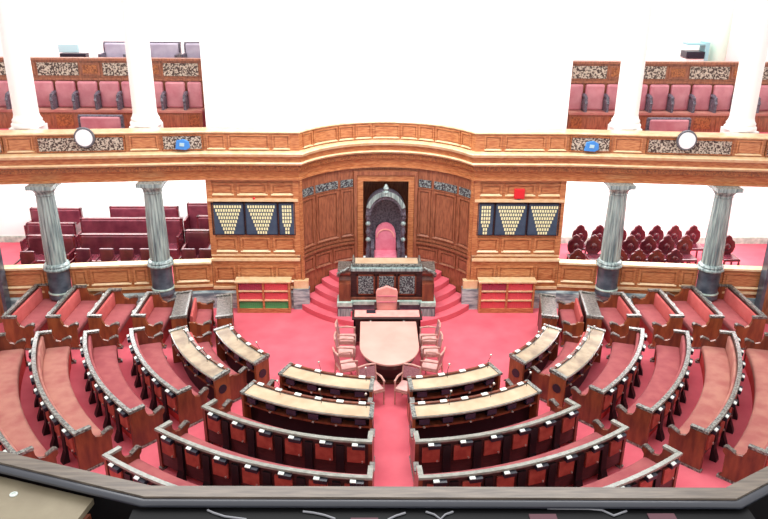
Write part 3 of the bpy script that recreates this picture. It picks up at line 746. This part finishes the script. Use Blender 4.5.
# ------------------------------------------------------------------ upper gallery benches
for sg in (-1,1):
    S = SIDE[sg]
    def rg(a,b): return sorted((sg*a,sg*b))
    r = empty('gallery_bench', (sg*7.5,.7,4.4), 'long upper gallery bench of rose leather pads with carved arms, %s bay'%S, 'bench', 'upper gallery benches')
    x0,x1 = rg(4.8,10.9)
    b = MB(); b.box(x0,x1,.5,.56,4.4,4.84); b.build('front_panel','oakm',r)
    b = MB(); b.box(x0,x1,.46,1.0,4.84,4.9); b.build('seat','seatp',r)
    b = MB(); b.box(x0,x1,.92,1.04,4.9,6.1); bb = b.build('back_board','oakm',r)
    b = MB(); b.box(x0,x1,.86,1.1,6.1,6.16); b.build('top_rail','oakm',bb)
    b = MB(); b.box(x0,x1,.87,.93,5.6,5.66); b.build('moulding','oakm',bb)
    for k in range(11):
        u = 5.23+.57*(k-.5) if k else 5.02
        a0,a1 = rg((5.23+.57*(k-1)+.03) if k else 4.84, 5.23+.57*k-.03)
        b = MB(); b.box(a0,a1,.78,.92,4.9,5.58); b.build('back_pad','leatherp',r,bevel=.05)
        q0,q1 = rg(5.23+.57*(k-1)+.07 if k else 4.88, 5.23+.57*k-.07)
        if q1-q0 > .1:
            b = MB(); b.box(q0,q1,.485,.5,4.48,4.78); b.build('front_field','oakm' if k%2 else 'oakd',r)
        x = sg*(5.23+.57*k)
        b = MB(); b.vprism([(x-.035,4.84),(x+.035,4.84),(x+.035,5.2),(x,5.28),(x-.035,5.2)],.5,.8)
        b.tube([(x,.5,5.12),(x,.56,5.26),(x,.7,5.3),(x,.82,5.3)],.05); b.build('arm','throne',r)
    for a0,a1,gr in ((4.9,5.8,1),(5.86,6.34,0),(6.4,7.36,1),(7.44,7.94,0),(8.0,9.05,1),(9.1,9.5,0),(9.56,10.4,1)):
        q0,q1 = rg(a0,a1)
        b = MB(); b.box(q0,q1,.895,.92,5.72,6.04)
        g = b.build('grille' if gr else 'panel','grille' if gr else 'oakm',bb)
        if not gr:
            b = MB(); b.box(q0+.06,q1-.06,.88,.895,5.77,5.99); b.build('panel_field','oakd',g)
    # low chair before the bench
    xc = sg*7.17
    c = empty('gallery_armchair', (xc,-.45,3.9), 'low rose leather settee behind the clock of the %s upper gallery'%S, 'settee', 'settees behind the parapet clocks')
    b = MB(); b.box(xc-.5,xc+.5,-.34,-.22,4.3,4.88); b.build('backrest','leatherp',c,bevel=.04)
    b = MB(); b.box(xc-.55,xc+.55,-.3,-.2,4.84,4.92); b.build('top_rail','throne',c,bevel=.015)
    b = MB(); b.box(xc-.5,xc+.5,-.7,-.26,4.25,4.36); b.build('seat_cushion','leatherp',c,bevel=.03)
    b = MB(); b.box(xc-.5,xc+.5,-.66,-.24,4.08,4.25); b.build('seat_frame','throne',c)
    for q in (-1,1):
        b = MB(); b.box(xc+q*.53-.04,xc+q*.53+.04,-.7,-.2,4.1,4.62); b.box(xc+q*.53-.03,xc+q*.53+.03,-.3,-.2,4.5,4.88); b.build('arm','throne',c,bevel=.01)
        for yy in (-.66,-.26):
            b = MB(); b.box(xc+q*.5-.03,xc+q*.5+.03,yy,yy+.05,3.9,4.1); b.build('leg','throne',c)
    # parapet clock and blue screen
    y = yw(7.15)-.19
    ck_ = empty('parapet_clock', (sg*7.15,y,4.45), 'round white clock with grey rim on the %s gallery parapet'%S, 'clock', 'parapet clocks')
    def disc(rad, y0, y1): return [(sg*7.15+rad*math.cos(t*PI/12), 4.63+rad*math.sin(t*PI/12)) for t in range(24)]
    b = MB(); b.vprism(disc(.245,0,0), y-.03, y+.03); b.build('rim','clockr',ck_,bevel=.01)
    b = MB(); b.vprism(disc(.2,0,0), y-.045, y-.03); b.build('dial','clockf',ck_)
    y = yw(4.93)-.2
    b = MB(); X = sg*4.93; b.vprism([(X-.16,4.32),(X+.1,4.3),(X+.19,4.36),(X+.17,4.5),(X+.05,4.56),(X-.12,4.53)],y-.04,y+.03)
    so = b.build('blue_screen','blue',bevel=.01); tag(so,'small bright blue screen fixed to the lattice of the %s parapet'%S,'screen','blue screens on the parapet')
    b = MB(); b.vprism([(X-.05,4.4),(X+.06,4.39),(X+.07,4.47),(X-.04,4.48)],y-.05,y-.04); b.build('screen_glint','palebl',so)
# top tier, left and right
for i,(x0,x1,lab) in enumerate(((-7.62,-6.9,'mauve leather seat back of the top tier, left of the inner left white column'),(-6.45,-5.55,'mauve leather seat back of the top tier, just right of the inner left white column'),(-5.45,-4.75,'mauve leather seat back of the top tier, beside the white centre wall on the left'))):
    r = empty('top_tier_seat', ((x0+x1)/2,1.9,5.5), lab, 'seat', 'top tier seats on the left')
    b = MB(); b.box(x0+.04,x1-.04,1.86,1.98,5.95,6.44); b.build('backrest','leatherg',r,bevel=.04)
    b = MB(); b.box(x0+.04,x1-.04,1.4,1.9,5.85,5.96); b.build('seat','leatherg',r,bevel=.03)
    b = MB(); b.box(x0,x1,1.94,2.02,6.42,6.47); b.build('top_rail','throne',r)
    for x in (x0,x1-.06):
        b = MB(); b.box(x,x+.06,1.4,2.0,5.5,6.2); b.box(x,x+.06,1.88,2.0,6.2,6.44); b.build('arm','throne',r,bevel=.01)
r = empty('monitor', (-8.5,1.9,5.5), 'pale blue monitor on the left top tier, between the white columns', 'monitor')
b = MB(); b.box(-8.84,-8.3,1.9,1.98,6.18,6.4); b.build('screen','palebl',r,bevel=.01)
b = MB(); b.box(-8.8,-8.1,1.84,2.1,5.98,6.16); b.build('base_unit','device',r,bevel=.01)
b = MB(); b.box(-8.7,-8.2,1.9,2.1,5.5,5.98); b.build('stand','whitep',r)
r = empty('cabinet', (8.8,2.7,5.5), 'small pale green cabinet with a dark drawer, right top tier beside the green pillar', 'cabinet')
b = MB(); b.box(9.0,9.12,2.5,2.9,5.5,6.5); b.build('side_panel','teal',r)
b = MB(); b.box(8.5,9.0,2.5,2.9,5.5,6.05); b.build('body','whitep',r)
b = MB(); b.box(8.48,9.0,2.46,2.9,6.07,6.25); b.build('drawer','device',r,bevel=.01)
b = MB(); b.box(8.5,9.0,2.5,2.9,6.42,6.47); b.build('top','teal',r)
r = empty('green_pillar', (9.55,2.9,5.5), 'pale green pillar at the back of the right top tier', 'pillar')
MB().lathe((9.55,2.9,5.5),[(.24,0),(.24,3.9)],20).build('shaft','greenp',r,smooth=True)
MB().lathe((9.55,2.9,5.5),[(.3,0),(.3,.2),(.26,.24)],20).build('base','marblel',r,smooth=True)

# ------------------------------------------------------------------ near gallery rail and shelves
RP = [(-7.2,-12.95),(-3.36,-14.1),(-2.06,-14.53),(2.29,-14.58),(2.78,-14.3),(7.0,-11.9)]
def near(prof):
    pr = [offset(RP,d) for d,z in prof]
    return MB().rings([[(*pr[j][i], prof[j][1]) for j in range(len(prof))] for i in range(len(RP))])
rr = near([(-.02,4.0),(.08,4.0),(.08,4.84),(-.02,4.84)]); nr = struct(rr,'wall_near_gallery','blackw')
near([(-.03,4.84),(.092,4.84),(.092,4.9),(-.03,4.9)]).build('rail_top','railfront',nr)
near([(.085,4.845),(.13,4.84),(.15,4.85),(.15,4.87),(.135,4.885),(.085,4.882)]).build('rail_moulding','raillip',nr,smooth=True)
g = MB(); g.prism([(-7.2,-13.3),(-3.36,-14.3),(-2.06,-14.66),(2.29,-14.7),(2.78,-14.45),(7,-12.2),(7,-17.8),(-7.2,-17.8)],3.9,4.0); struct(g,'floor_near_gallery','blackw')
sh = empty('black_ledge',(0,-14.9,4.0),'black ledge directly under the near gallery rail','shelf')
b = MB(); b.box(-2.15,2.4,-15.1,-14.68,4.79,4.83); b.build('ledge_top','blackw',sh)
for x in (-1.9,2.1):
    b = MB(); b.box(x-.03,x+.03,-15.05,-14.75,4.0,4.79); b.build('bracket','blackw',sh)
kt = empty('khaki_side_desk',(-3.0,-14.6,4.0),'khaki topped side desk behind the near gallery rail at lower left','desk')
b = MB(); b.prism([(-4.6,-13.85),(-3.39,-14.22),(-2.5,-14.51),(-2.56,-14.86),(-2.7,-15.5),(-4.6,-15.5)],4.74,4.79); b.build('desk_top','tan',kt)
b = MB(); b.prism([(-2.56,-14.62),(-2.49,-14.62),(-2.55,-14.86),(-2.69,-15.5),(-2.75,-15.5)],4.0,4.74); b.build('side_panel','redwood',kt)
b = MB(); b.lathe((-3.12,-14.46,4.79),[(.03,0),(.03,.006),(.016,.008),(.016,.002)],16); b.build('grommet','plate',kt)
def cable(pts, lab):
    tag(MB().tube(pts,.008,6).build('cable','cable',smooth=True), lab, 'cable', 'cables on the near black ledge')
Zc = 4.838
cable([(-1.6,-14.70,Zc),(-1.55,-14.73,Zc),(-1.46,-14.77,Zc),(-1.3,-14.80,Zc)],'thin grey cable curving over the black ledge under the near rail, leftmost')
cable([(-.9,-14.72,Zc),(-.82,-14.735,Zc),(-.74,-14.76,Zc),(-.66,-14.80,Zc)],'thin grey cable on the black ledge, left of the middle of the near rail')
cable([(-.28,-14.81,Zc),(-.22,-14.77,Zc),(-.15,-14.74,Zc)],'short grey cable on the black ledge, below the middle of the near rail')
cable([(.0,-14.73,Zc),(.06,-14.76,Zc),(.10,-14.81,Zc),(.14,-14.76,Zc),(.2,-14.73,Zc)],'forked grey cable on the black ledge, below the centre aisle')
cable([(.9,-14.70,Zc),(1.2,-14.705,Zc),(1.3,-14.72,Zc),(1.37,-14.78,Zc),(1.48,-14.73,Zc)],'thin grey cable on the black ledge at the right of the near rail')
for x,y,w in ((-.45,-14.82,'middle'),(.85,-14.79,'right of the middle'),(1.72,-14.79,'right end')):
    b = MB(); b.box(x-.1,x+.1,y-.04,y+.03,4.83,4.842)
    tag(b.build('ledge_pad','mauve',bevel=.003),'flat mauve pad on the black ledge under the near rail, %s'%w,'pad','pads on the near ledge')

# ------------------------------------------------------------------ light, sky, camera
W = D.worlds.new('World'); SC.world = W; W.use_nodes = True
bg = W.node_tree.nodes['Background']; bg.inputs['Color'].default_value = (1,1,1,1); bg.inputs['Strength'].default_value = 1.0
def area(name, loc, sx, sy, power, rot=(0,0,0), col=(1,1,1)):
    l = D.lights.new(name,'AREA'); l.shape = 'RECTANGLE'; l.size = sx; l.size_y = sy; l.energy = power; l.color = col
    o = D.objects.new(name,l); COL.objects.link(o); o.location = loc; o.rotation_euler = rot
    return o
area('skylight', (0,-7,11.5), 12, 9, 1100)
for sg in (-1,1):
    area('ground_gallery_lamp', (sg*7.6,.6,3.45), 5.8, 2.2, 420, col=(.95,1,1))
    area('upper_gallery_lamp', (sg*7.8,1.2,9.2), 5.5, 2.5, 260)
area('apse_lamp', (0,-4.2,10.2), 5, 1.5, 500, (math.radians(35),0,0))

F,P,YAW,ROLL = 750.4, .380837, .01972, -.008942
c,s = math.cos(YAW),math.sin(YAW); cp,sp = math.cos(P),math.sin(P); cr,sr = math.cos(ROLL),math.sin(ROLL)
R0 = Vector((c,-s,0)); fw = Vector((cp*s,cp*c,-sp)); U0 = Vector((sp*s,sp*c,cp))
right = cr*R0 - sr*U0; up = sr*R0 + cr*U0
cam = D.cameras.new('camera'); co = D.objects.new('camera',cam); COL.objects.link(co)
m4 = Matrix((right,up,-fw)).transposed().to_4x4(); m4.translation = Vector((-.4105,-19.141,8.596)); co.matrix_world = m4
cam.sensor_fit = 'HORIZONTAL'; cam.sensor_width = 36; cam.lens = F*36/768; cam.clip_end = 200
SC.camera = co
vs = SC.view_settings; vs.view_transform = 'Standard'; vs.look = 'None'; vs.exposure = 0; vs.gamma = 1; vs.use_curve_mapping = False
